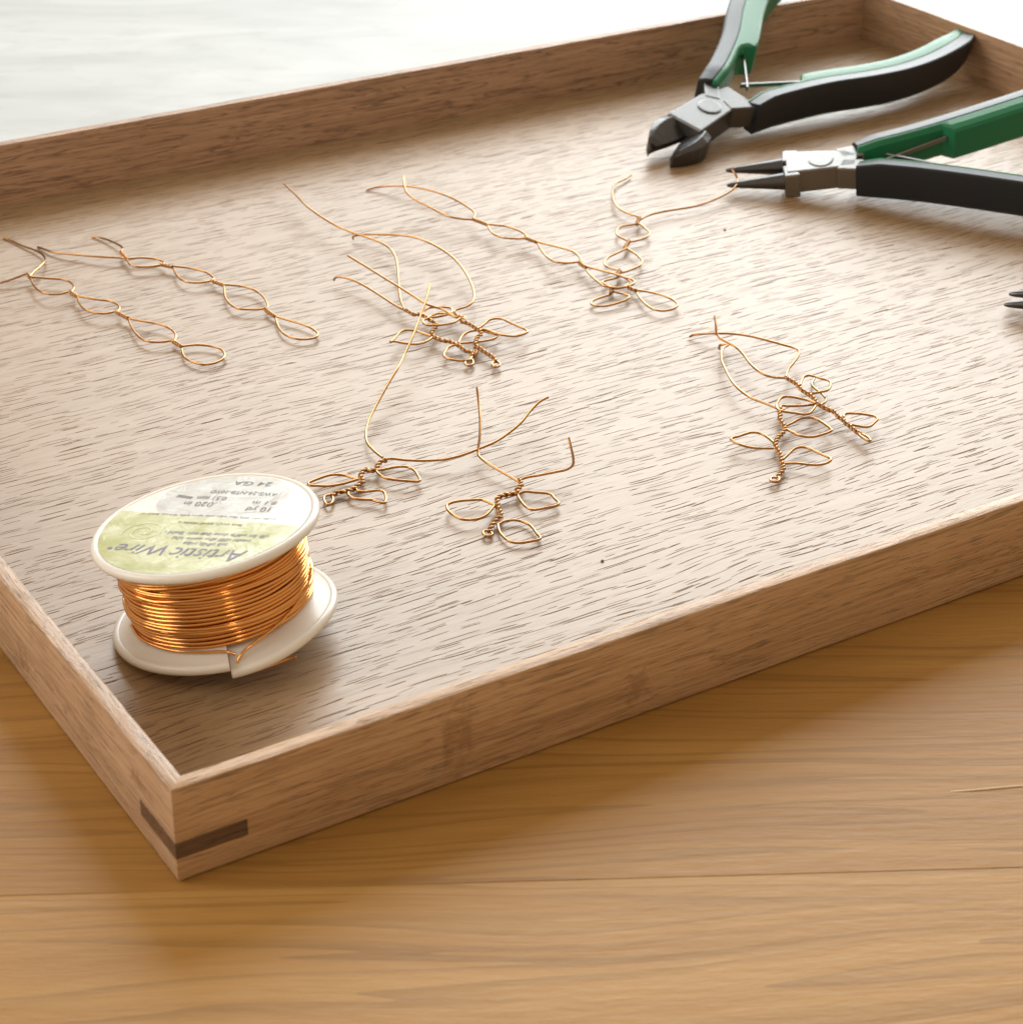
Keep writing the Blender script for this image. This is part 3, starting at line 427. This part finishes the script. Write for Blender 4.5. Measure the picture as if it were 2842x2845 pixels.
# ------------------------------------------------------------------ tray
tray = empty('serving_tray', (0, 0, 0), 'shallow rectangular wooden tray with low walls holding wire pieces and pliers', 'tray')
t = 2.96
def wall(name, p0, p1, mat, seed):
    """wall with its outer face from p0 to p1 (interior on the left), mitred ends, softened and slightly wandering edges"""
    a, c = Vector((*p0, 0)), Vector((*p1, 0)); d = (c - a).normalized(); inn = Vector((-d.y, d.x, 0)); Lw = (c - a).length; n = 90
    prof = [(.9, 0), (.3, .25), (0, .8), (0, TH - .26), (.06, TH - .08), (.24, TH), (t - .24, TH), (t - .06, TH - .08), (t, TH - .26), (t, 0)]
    mb = MB(); vs = []
    for i in range(n + 1):
        f = i / n
        for k, (q, z) in enumerate(prof):
            s = q + (Lw - 2 * q) * f; w_ = 0; u_ = 0
            if k in (3, 4, 5): w_ = .13 * noise.noise(Vector((s * .07, seed, 0))) + .05 * noise.noise(Vector((s * .4, seed, 3))); u_ = .08 * noise.noise(Vector((s * .2, seed, k)))
            if k in (6, 7, 8): w_ = .12 * noise.noise(Vector((s * .09, seed + 5, 0))); u_ = .07 * noise.noise(Vector((s * .25, seed + 2, k)))
            vs.append(a + d * s + inn * (q + (w_ if 0 < i < n else 0)) + Vector((0, 0, z + u_)))
    m = len(prof)
    mb.add(vs, [(i * m + k, (i + 1) * m + k, (i + 1) * m + (k + 1) % m, i * m + (k + 1) % m) for i in range(n) for k in range(m)][:], True)
    mb.add(vs[:m], [tuple(range(m))]); mb.add(vs[-m:], [tuple(range(m))[::-1]])
    mb.f = [f[::-1] for f in mb.f]
    o = mb.build(name, mat, tray); o.data.set_sharp_from_angle(angle=radians(50)); return o
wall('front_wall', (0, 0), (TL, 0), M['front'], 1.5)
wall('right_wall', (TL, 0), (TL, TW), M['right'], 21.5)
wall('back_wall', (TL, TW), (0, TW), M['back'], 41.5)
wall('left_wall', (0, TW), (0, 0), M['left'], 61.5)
prism([(t - .8, t - .8), (TL - t + .8, t - .8), (TL - t + .8, TW - t + .8), (t - .8, TW - t + .8)], .3, ZF).build('base_panel', M['floor'], tray)
for cx, cy, sx, sy in ((0, 0, 1, 1), (TL, 0, -1, 1), (0, TW, 1, -1), (TL, TW, -1, -1)):
    e = .10; poly = [(cx - e * sx, cy - e * sy), (cx + 12.4 * sx, cy - e * sy), (cx + 12.4 * sx, cy + .4 * sy), (cx + .4 * sx, cy + .4 * sy), (cx + .4 * sx, cy + 13.6 * sy), (cx - e * sx, cy + 13.6 * sy)]
    if sx * sy < 0: poly = poly[::-1]
    prism(poly, 4.7, 8.0).build('corner_key', M['key'], tray, bevel=.2, seg=2)

# ------------------------------------------------------------------ twisted wire pieces
WR = .285
def twisted(mb, center, pitch, r):
    P = spline(center, .16); T, N = frames(P); s = 0; A = []; B = []
    for i, q in enumerate(P):
        if i: s += (P[i] - P[i - 1]).length
        a = 2 * pi * s / pitch; b = T[i].cross(N[i]); o = N[i] * cos(a) + b * sin(a)
        A.append(q + o * r * 1.0); B.append(q - o * r * 1.0)
    tube(mb, A, r, 8); tube(mb, B, r, 8)
INFO = {
 'A': ('wire_chain', 'chain of four brass wire loops at the far left, its lower tail leaving the frame', 'wire chain'),
 'B': ('wire_chain', 'chain of four brass wire loops with a long straight tail, second from the left edge', 'wire chain'),
 'C': ('wire_chain', 'long diagonal brass wire chain whose forked tails start nearest the back wall centre', 'wire chain'),
 'D': ('wire_chain', 'brass wire chain of small rounded loops whose tail reaches the round nose plier tips', 'wire chain'),
 'E': ('wire_twig', 'twisted brass twig with a very long wavy tail, left one of the tangled pair', 'wire twig'),
 'F': ('wire_twig', 'twisted brass twig with an arching tail, right one of the tangled pair', 'wire twig'),
 'G': ('wire_twig', 'three leaf copper twig touching the wire spool, with two long sweeping tails', 'wire twig'),
 'H': ('wire_twig', 'three leaf copper twig nearest the front rim centre, with two short upright tails', 'wire twig'),
 'I': ('wire_twig', 'straight hanging copper twig with round end eye, lower one of the right pair', 'wire twig'),
 'J': ('wire_twig', 'copper twig with long flattened end eye, upper one of the right pair', 'wire twig'),
}
for key, parts in WIRES.items():
    nm, lab, cat = INFO[key]
    al = [Vector(q) for _, pts in parts for q in pts]; c0 = sum(al, Vector()) / len(al); org = Vector((c0.x, c0.y, ZF))
    root = empty(nm, org, lab, cat, 'hand bent wire chains' if 'chain' in nm else 'hand bent wire twigs')
    for pn, pts in parts:
        mb = MB()
        if pn in ('stem', 'twist'): twisted(mb, pts, 2.7 if pn == 'stem' else 1.9, WR)
        else: tube(mb, spline(pts, .3), WR, 8)
        mb.build({'twist': 'twist', 'stem': 'stem', 'tail': 'tail', 'loop': 'loop', 'leaf': 'leaf', 'eye': 'end_eye'}[pn], M['wire'], root, origin=org)

# ------------------------------------------------------------------ spool of wire
SN = Vector((-.09388114, .13370886, .98656387)).normalized()
SX = Vector((-.59899956, .78393238, -.16324687)); SX = (SX - SN * SX.dot(SN)).normalized(); SY = SN.cross(SX)
SC = Vector((37.208, 59.988, 4.702)); SR, SH, ST = 20.885, 19.825, 1.57
mat4 = Matrix((SX, SY, SN)).transposed().to_4x4(); mat4.translation = SC * MM
spool = empty('wire_spool', (0, 0, 0), 'white plastic spool wound with copper coloured wire, green and white label on top', 'spool', matrix=mat4)

def lathe(prof, n=160, dz=None, seam=None):
    """prof: list of (r, z) closed loop; dz(theta, r) bends it; seam: open angle"""
    mb = MB(); m = len(prof); vs = []; k = n + 1 if seam is not None else n
    for i in range(k):
        th = (seam if seam is not None else 0) + 2 * pi * i / n
        if seam is not None and i == n: th -= 0.005
        for r, z in prof:
            d = dz(th, r) if dz else 0
            vs.append((r * cos(th), r * sin(th), z + d))
    fs = []
    for i in range(n):
        j = i + 1 if seam is not None else (i + 1) % n
        for q in range(m):
            a, b = q, (q + 1) % m
            fs.append((i * m + a, j * m + a, j * m + b, i * m + b))
    mb.add(vs, fs, True)
    if seam is not None: mb.add(vs[:m], [tuple(range(m))]); mb.add(vs[-m:], [tuple(range(m))[::-1]])
    return mb
def autosmooth(o, a=40):
    o.modifiers.new('bevel_normals', 'WEIGHTED_NORMAL')
def flange(z0, z1, lip=0.0, hub=0.0):
    R = SR; r = (z1 - z0) * .42
    pr = [(3, z0), (R - r, z0), (R - r * .35, z0 + r * .15), (R, z0 + r * .8), (R, z1 - r * .8), (R - r * .35, z1 - r * .1), (R - .75, z1 + lip), (R - 1.15, z1 + lip - .08), (R - 1.3, z1), (16.7, z1 + hub), (3, z1 + hub)]
    return pr
a0 = radians(120)
def flap(th, r):
    d = (th - a0) % (2 * pi)
    k = max(0, 1 - d / radians(62)); return -1.6 * k * k * (3 - 2 * k) * max(0, (r - 10) / 11)
bf = lathe(flange(0, ST, .12, 1.55), 180, flap, a0).build('bottom_flange', M['plastic'], spool)
tf = lathe(flange(SH - ST, SH, .22), 180).build('top_flange', M['plastic'], spool)
lathe([(3, ST - .3), (13.0, ST - .3), (13.0, SH - ST + .3), (3, SH - ST + .3)], 64).build('core', M['plastic'], spool)

rnd = random.Random(4)
mb = MB()
# bulk of the coil: a ridged drum, then single turns laid over it
RC = 16.55
zc0, zc1 = ST + 1.75, SH - ST - .35
turns = int((zc1 - zc0) / .74); P = []
for i in range(turns * 90 + 1):
    th = 2 * pi * i / 90; z = zc0 + (zc1 - zc0) * i / (turns * 90)
    wv = .22 * noise.noise(Vector((cos(th) * 1.3, sin(th) * 1.3, z * .9)))
    bul = RC + .35 * sin(pi * (z - zc0) / (zc1 - zc0)) + .22 * noise.noise(Vector((cos(th) * 2, sin(th) * 2, z * 1.7 + 9)))
    P.append(Vector((bul * cos(th), bul * sin(th), z + wv)))
tube(mb, P, .36, 7)
for k in range(10):
    zc = rnd.uniform(zc0 + 1.6, zc1 - 1.6); am = rnd.uniform(.3, 1.5); ph = rnd.uniform(0, 6.28); Q = []
    for i in range(91):
        th = 2 * pi * i / 90
        z = min(zc1, max(zc0, zc + am * sin(th + ph) + .25 * sin(2 * th + ph * 2)))
        rr = RC + .35 * sin(pi * (z - zc0) / (zc1 - zc0)) + .42 + .10 * noise.noise(Vector((cos(th) * 2, sin(th) * 2, k * 3.1)))
        Q.append(Vector((rr * cos(th), rr * sin(th), z)))
    tube(mb, Q, .34, 7)
mb.build('wire_coil', M['coil'], spool)
lathe([(12.8, zc0 - .1), (RC - .05, zc0 - .1), (RC - .05, zc1 + .1), (12.8, zc1 + .1)], 96).build('inner_windings', M['coil'], spool)
# free end: leaves the coil, dips through the slit and sticks out below the flange
mb = MB()
def pol(r, a, z): return Vector((r * cos(radians(a)), r * sin(radians(a)), z))
fe = [pol(17.4, 200, 8.2), pol(17.5, 185, 7.0), pol(17.5, 170, 5.8), pol(17.5, 157, 4.6), pol(17.6, 146, 3.7), pol(17.9, 136, 2.9), pol(18.4, 128, 1.9), pol(19.0, 124, .4), pol(19.4, 128, -1.5), pol(19.2, 143, -1.9), pol(19.9, 151, -1.7), pol(21.0, 153.5, -1.4)]
tube(mb, spline(fe, .3), .255, 8)
fe2 = [pol(17.1, 40, 3.9), pol(17.3, 60, 3.6), pol(17.5, 85, 3.3), pol(17.7, 105, 3.1), pol(18.0, 118, 2.8), pol(18.4, 124, 2.0)]
tube(mb, spline(fe2, .3), .255, 8)
mb.build('loose_wire_end', M['coil'], spool)

# label
LZ = SH + .04
def wrinkle(x, y):
    a = .16 * noise.noise(Vector((x * .11, y * .2, 1.7))) + .10 * noise.noise(Vector((x * .25 + 4, y * .42, 8.2)))
    e = max(0, 1 - ((x * x + y * y) ** .5 / 19.4) ** 8); return (a + .16) * e
mb = MB(); n, m = 96, 40; vs = [(0, 0, LZ + wrinkle(0, 0))]
for j in range(1, m + 1):
    r = 19.45 * j / m
    for i in range(n):
        a = 2 * pi * i / n; vs.append((r * cos(a), r * sin(a), LZ + wrinkle(r * cos(a), r * sin(a))))
fs = [(0, 1 + i, 1 + (i + 1) % n) for i in range(n)]
fs += [(1 + (j - 1) * n + i, 1 + j * n + i, 1 + j * n + (i + 1) % n, 1 + (j - 1) * n + (i + 1) % n) for j in range(1, m) for i in range(n)]
mb.add(vs, fs, True)
label = mb.build('label', M['label'], spool)
def text(name, s, x0, x1, yb, hgt, mat, shear=0.0, weight=0.0):
    """flat lettering fitted between x0 and x1, baseline yb, height hgt (mm, label frame)"""
    cu = bpy.data.curves.new(name, 'FONT'); cu.body = s; cu.size = 1; cu.shear = shear; cu.resolution_u = 3; cu.offset = weight
    o = bpy.data.objects.new(name, cu); C.objects.link(o)
    bpy.context.view_layer.update()
    me = bpy.data.meshes.new_from_object(o.evaluated_get(bpy.context.evaluated_depsgraph_get())); bpy.data.objects.remove(o)
    xs = [v.co.x for v in me.vertices]; ys = [v.co.y for v in me.vertices]
    ax, bx, top = min(xs), max(xs), max(max(ys), .7)
    for v in me.vertices:
        x = x0 + (v.co.x - ax) / (bx - ax) * (x1 - x0); y = yb + v.co.y / top * hgt
        v.co = Vector((x, y, LZ + wrinkle(x, y) + .07)) * MM
    me.materials.clear(); me.materials.append(mat)
    ob = bpy.data.objects.new(name, me); C.objects.link(ob); ob.parent = label
    return ob
text('brand_lettering', 'Artistic', -14.2, .6, 10.0, 4.0, M['ink'], .25, -.004)
text('brand_lettering', 'Wire', 1.8, 12.3, 9.6, 3.6, M['ink'], .25, -.004)
def fine_print(x0, x1, y, h, mat, seed):
    """a line of print too small to read: runs of letter-high strokes"""
    r_ = random.Random(seed); mb = MB(); x = x0
    while x < x1:
        wl_ = r_.uniform(1.4, 3.4); e = min(x1, x + wl_)
        while x < e:
            a = r_.uniform(.16, .34); hh = h * r_.choice((.62, .66, .7, 1.0)); y0 = y - (h * .2 if r_.random() < .12 else 0)
            k = r_.random(); sh = .2 * hh
            def q(xa, ya, xb, yb): 
                c = [(xa, ya), (xb, ya), (xb + .12 * (yb - ya), yb), (xa + .12 * (yb - ya), yb)]
                mb.add([(u_, v_, LZ + wrinkle(u_, v_) + .07) for u_, v_ in c], [(0, 1, 2, 3)])
            q(x, y0, x + .11, y + hh)
            if k < .75: q(x, y + hh * .8, x + a, y + hh)
            if k > .3: q(x, y, x + a, y + hh * .2)
            if k > .55: q(x + a - .08, y, x + a + .02, y + hh)
            x += a + .14
        x += .45
    return mb.build('fine_print', mat, label)
fine_print(-15.2, 5.5, 4.0, 1.15, M['ink'], 1); fine_print(-12.6, 3.2, 6.0, 1.15, M['ink'], 2); fine_print(-9.0, -.4, 7.9, 1.1, M['ink'], 3)
fine_print(-8.0, 5.2, .35, .8, M['ink_grey'], 4); fine_print(-13.5, 14.5, -2.4, .55, M['ink_grey'], 5)
text('size_lettering', '.020 in', 1.4, 8.0, -7.6, 1.7, M['ink_grey'])
text('size_lettering', '0.51 mm', .4, 6.6, -10.0, 1.6, M['ink_grey'])
text('size_lettering', '10 yd', -10.4, -5.6, -6.5, 1.6, M['ink_grey']); text('size_lettering', '9.1 m', -10.6, -5.6, -9.0, 1.5, M['ink_grey'])
text('code_lettering', 'AWS-24-NTB-10YD', -8.8, 5.0, -12.5, 1.3, M['ink_grey']); text('gauge_lettering', '24 GA', -5.8, 2.2, -16.6, 1.7, M['ink_grey'])
def flatmark(name, pts, wdt, mat):
    mb = MB(); P = spline([(x, y, 0) for x, y in pts], .25); T, N = frames(P); vs = []
    for i, q in enumerate(P):
        s = Vector((-T[i].y, T[i].x, 0)) * wdt * .5
        for k in (q - s, q + s): vs.append((k.x, k.y, LZ + wrinkle(k.x, k.y) + .06))
    mb.add(vs, [(2 * i, 2 * i + 2, 2 * i + 3, 2 * i + 1) for i in range(len(P) - 1)]); return mb.build(name, mat, label)
flatmark('swirl_mark', [(9.9 + (.35 + .27 * a) * cos(a) * 1.15, 4.9 + (.35 + .27 * a) * sin(a)) for a in [k * .35 for k in range(38)]], .26, M['ink_pale'])
flatmark('print_bar', [(7.6, -9.2), (9.2, -9.5), (11.0, -9.8)], .9, M['ink_grey'])
flatmark('registered_dot', [(12.9, 11.3), (13.3, 11.3), (13.7, 11.35)], .75, M['ink'])

# ------------------------------------------------------------------ pliers
def pliers(name, lab, mtx, half, jaw, wscale=1.0, steps=(22, 22), steel='steel'):
    root = empty(name, (0, 0, 0), lab, 'pliers', matrix=mtx)
    L = spline([(x, y, 0) for x, y in half], 2.0); T, _ = frames(L); n = len(L)
    for sgn in (1, -1):
        og, ig = MB(), MB()
        secO, secI = [], []
        tot = sum((L[i + 1] - L[i]).length for i in range(n - 1)); s = 0
        for i, q in enumerate(L):
            if i: s += (L[i] - L[i - 1]).length
            nin = Vector((T[i].y, -T[i].x, 0))          # inward
            e = max(0, (s - (tot - 20)) / 20); st_ = max(0, 1 - s / 6)
            z0 = .2 + 5.5 * e ** 2.2; z1 = 12 - .9 * e ** 3 - 1.2 * st_
            w1 = 5.0 * wscale * (1 - .12 * st_); pin = 1.1 * e ** 4
            if sgn < 0: crown = [(0 + pin, z1 - .9), (.15 + pin, z1 - .3), (.6 + pin, z1), (w1 * .5, z1 - .62), (w1, z1 - 1.35)]
            else: crown = [(0 + pin, z1 - 2.2), (.15 + pin, z1 - 1.5), (.6 + pin, z1 - 1.15), (w1 * .5, z1 - .5), (w1, z1 - .1)]
            prof = [(w1, z0 + .1), (.9 + pin, z0), (.1 + pin, z0 + 1.4), (0 + pin, (z0 + z1) * .5)] + crown
            secO.append([q + nin * d + Vector((0, 0, z)) for d, z in prof])
            w2 = w1 + ((1.6 + 3.4 * min(1, max(0, (s - steps[0 if sgn > 0 else 1]) / 1.5))) * (1.35 if jaw == 'cutter' and sgn > 0 else 1)) * wscale * (1 - .35 * e ** 2)
            zz0, zz1 = z0 + .9, z1 - (1.4 if sgn < 0 else .15)
            prof2 = [(w1 + .0, zz0), (w1 + .0, zz1), (w1 + (w2 - w1) * .55, zz1), (w2 - .45, zz1 - .5), (w2, zz1 - 1.5), (w2, zz0 + 1.0), (w2 - .5, zz0 + .1)]
            secI.append([q + nin * d + Vector((0, 0, z)) for d, z in prof2])
        for mbx, sec in ((og, secO), (ig, secI)):
            m = len(sec[0]); vs = [(v.x, v.y * sgn, v.z) for r_ in sec for v in r_]
            # rounded tail: last section shrunk and pushed out
            for f_, push in ((.86, 1.0), (.5, 1.7)):
                c = sum((v for v in sec[-1]), Vector()) / m
                vs += [((c + (v - c) * f_ + T[-1] * push).x, (c + (v - c) * f_ + T[-1] * push).y * sgn, (c + (v - c) * f_).z) for v in sec[-1]]
            k = n + 2
            fs = [(i * m + a, (i + 1) * m + a, (i + 1) * m + (a + 1) % m, i * m + (a + 1) % m) for i in range(k - 1) for a in range(m)]
            fs += [tuple(range(m)), tuple((k - 1) * m + a for a in range(m))[::-1]]
            if sgn < 0: fs = [f[::-1] for f in fs]
            mbx.add(vs, fs, False)
        for mbx, nm_, mt in ((og, 'outer_grip', M['black']), (ig, 'inner_grip', M['green'])):
            o = mbx.build(nm_, mt, root); 
            b = o.modifiers.new('bevel', 'BEVEL'); b.width = .35 * MM; b.segments = 2; b.limit_method = 'ANGLE'; b.angle_limit = radians(50)
            for pg in o.data.polygons: pg.use_smooth = len(pg.vertices) == 4
            o.data.set_sharp_from_angle(angle=radians(17)) if hasattr(o.data, 'set_sharp_from_angle') else None
        # steel tang running from the joint into the grip
        p0 = L[0]; c_ = (p0.x + 2.5, p0.y - 3.2)
        poly = [(6, .3), (c_[0], c_[1] - 2.6), (c_[0] + 3, c_[1] + 1.4), (c_[0] - .5, c_[1] + 2.4), (4, 4.6)]
        poly = [(x, y * sgn) for x, y in poly]
        if sgn < 0: poly = poly[::-1]
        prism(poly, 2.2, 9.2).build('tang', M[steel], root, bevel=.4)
        # leaf spring
        mb = MB(); A = Vector((p0.x + 9, -1.2 * sgn, 0)); ii = min(range(n), key=lambda i: abs((L[i] - L[0]).length - 25)); B = Vector((L[ii].x + 3.0, (L[ii].y - 7.2 * wscale) * sgn, 0))
        d_ = (B - A).normalized(); nn = Vector((-d_.y, d_.x, 0)) * .28
        prism([((A - nn).x, (A - nn).y), ((B - nn).x, (B - nn).y), ((B + nn).x, (B + nn).y), ((A + nn).x, (A + nn).y)], 7.4, 8.8, mb)
        mb.build('leaf_spring', M['steel'], root, bevel=.1, seg=1)
    if jaw == 'cutter':
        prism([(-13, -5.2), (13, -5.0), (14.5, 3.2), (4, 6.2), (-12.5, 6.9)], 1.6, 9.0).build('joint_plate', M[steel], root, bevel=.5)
        for sgn in (1, -1):
            mb = MB(); vs = []; st = [(-11.5, 7.6, 0, 9.0), (-15, 8.6, .3, 8.9), (-18.5, 8.4, 1.0, 8.6), (-21.5, 7.4, 1.8, 8.2), (-24.4, 5.8, 2.6, 7.6), (-26.2, 4.3, 3.2, 6.6)]
            for x, yo, yi, zt in st:
                for y, z in ((yi, 4.6), (yi + .15, 5.0), (yo - .9 * (yo - yi) * .35, zt), (yo, zt - 1.2), (yo, 2.4), (yo - .6, 1.5), (yi + .4, 3.0)):
                    vs.append((x, y * sgn - .6, z))
            m = 7; fs = [(i * m + a, i * m + (a + 1) % m, (i + 1) * m + (a + 1) % m, (i + 1) * m + a) for i in range(len(st) - 1) for a in range(m)] + [tuple(range(m))[::-1], tuple(range(len(vs) - m, len(vs)))]
            if sgn < 0: fs = [f[::-1] for f in fs]
            mb.add(vs, fs); mb.build('jaw', M['dark_steel'], root, bevel=.2, seg=1)
    else:
        prism([(-9.6, -4.6), (9.2, -3.6), (10.5, 1.5), (7, 3.8), (-8, 5.2), (-9.6, 2.0)], 1.8, 9.2).build('joint_plate', M[steel], root, bevel=.4)
        for sgn in (1, -1):
            prism([(-10.6, 1.0 * sgn), (-6.5, 1.0 * sgn), (-6.0, 5.9 * sgn), (-10.2, 6.1 * sgn)][::sgn], 1.4, 9.0).build('shoulder', M[steel], root, bevel=.4)
            mb = MB()
            P = [Vector((-9.5, 3.4 * sgn, 5.4)), Vector((-26.2, 3.5 * sgn, 5.6))]; nseg = 14; vs = []; k = 14
            for i in range(nseg + 1):
                f = i / nseg; c = P[0].lerp(P[1], f); rr = (2.5 * (1 - f) + .62 * f) * (1 if i < nseg else .6)
                for a in range(k): vs.append((c.x, c.y + rr * cos(2 * pi * a / k), c.z + rr * sin(2 * pi * a / k)))
            fs = [(i * k + a, (i + 1) * k + a, (i + 1) * k + (a + 1) % k, i * k + (a + 1) % k) for i in range(nseg) for a in range(k)]
            mb.add(vs, fs, True); mb.add(vs[-k:], [tuple(range(k))]); mb.build('jaw', M['dark_steel'], root)
    mb = MB(); k = 32; vs = [(3.6 * cos(2 * pi * a / k), 3.6 * sin(2 * pi * a / k) + .3, z) for z in (8.4, 9.28) for a in range(k)] + [(3.1 * cos(2 * pi * a / k), 3.1 * sin(2 * pi * a / k) + .3, 9.4) for a in range(k)]
    mb.add(vs, [(i * k + a, i * k + (a + 1) % k, (i + 1) * k + (a + 1) % k, (i + 1) * k + a) for i in range(2) for a in range(k)] + [tuple(range(2 * k, 3 * k))]); mb.build('rivet', M[steel], root)
    return root
def pose(A, B, roll, px, py, theta):
    """plane through the base line A-B of the near handle, rolled; pivot at (px, py) in it, axis turned by theta"""
    ex = (Vector(B) - Vector(A)).normalized(); ey0 = Vector((0, 0, 1)).cross(ex); a = radians(roll)
    ey = ey0 * cos(a) + Vector((0, 0, 1)) * sin(a); nz = ex.cross(ey); th = radians(theta)
    lx = ex * cos(th) + ey * sin(th); ly = ey * cos(th) - ex * sin(th)
    m_ = Matrix((lx, ly, nz)).transposed().to_4x4(); m_.translation = (Vector(A) + ex * px + ey * py) * MM; return m_
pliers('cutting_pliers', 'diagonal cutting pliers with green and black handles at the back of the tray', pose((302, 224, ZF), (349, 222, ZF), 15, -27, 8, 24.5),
       [(10, 11.0), (20, 13.6), (37, 20), (52, 27.5), (65, 32.8), (80, 36.2), (96, 37.3), (103, 36.2)], 'cutter', 1.0, (22, 22), 'low_glare_steel')
pliers('round_nose_pliers', 'round nose pliers with green and black handles, jaw tips beside a wire tail', pose((281.1, 171.2, ZF), (305.6, 130.7, ZF), 17, -11, 4, 24),
       [(9, 6.8), (24, 11), (38, 16), (52, 21.5), (66, 27), (80, 31), (96, 33), (104, 32)], 'round', .92, (24, 60))
ax3 = Vector((.6 * cos(radians(10)), -.8 * cos(radians(10)), sin(radians(10)))); ly3 = Vector((.8, .6, 0)); nz3 = ax3.cross(ly3)
m3 = Matrix((ax3, ly3, nz3)).transposed().to_4x4(); tip = Vector((266.2, 95.6, ZF + 1.4)); m3.translation = (tip + ax3 * 26.2 - nz3 * 4.4) * MM
pliers('tapered_pliers', 'pliers of which only the steel jaw tips show at the right edge', m3, [(9, 6.8), (24, 11), (38, 16), (52, 21.5), (66, 27), (80, 31), (96, 33), (104, 32)], 'round', .92)

# ------------------------------------------------------------------ crumbs on the tray floor
def crumb(x, y, s, lab):
    mb = MB(); r_ = random.Random(int(x)); vs = []
    for k, (z, f) in enumerate(((0, .8), (.35, 1), (.8, .55))):
        for a in range(7): q = f * s * r_.uniform(.7, 1.2); vs.append((q * cos(a * .898), q * sin(a * .898), z * s))
    mb.add(vs, [(i * 7 + a, i * 7 + (a + 1) % 7, i * 7 + 7 + (a + 1) % 7, i * 7 + 7 + a) for i in range(2) for a in range(7)] + [tuple(range(14, 21)), tuple(range(7))[::-1]])
    o = mb.build('wood_crumb', M['crumb'], None); o.location = Vector((x, y, ZF)) * MM; o['label'] = lab; o['category'] = 'crumb'
crumb(111.6, 45.9, .42, 'tiny brown crumb on the tray floor right of the front twig')
crumb(237.5, 172.7, .42, 'tiny dark crumb on the tray floor below the round nose jaws')
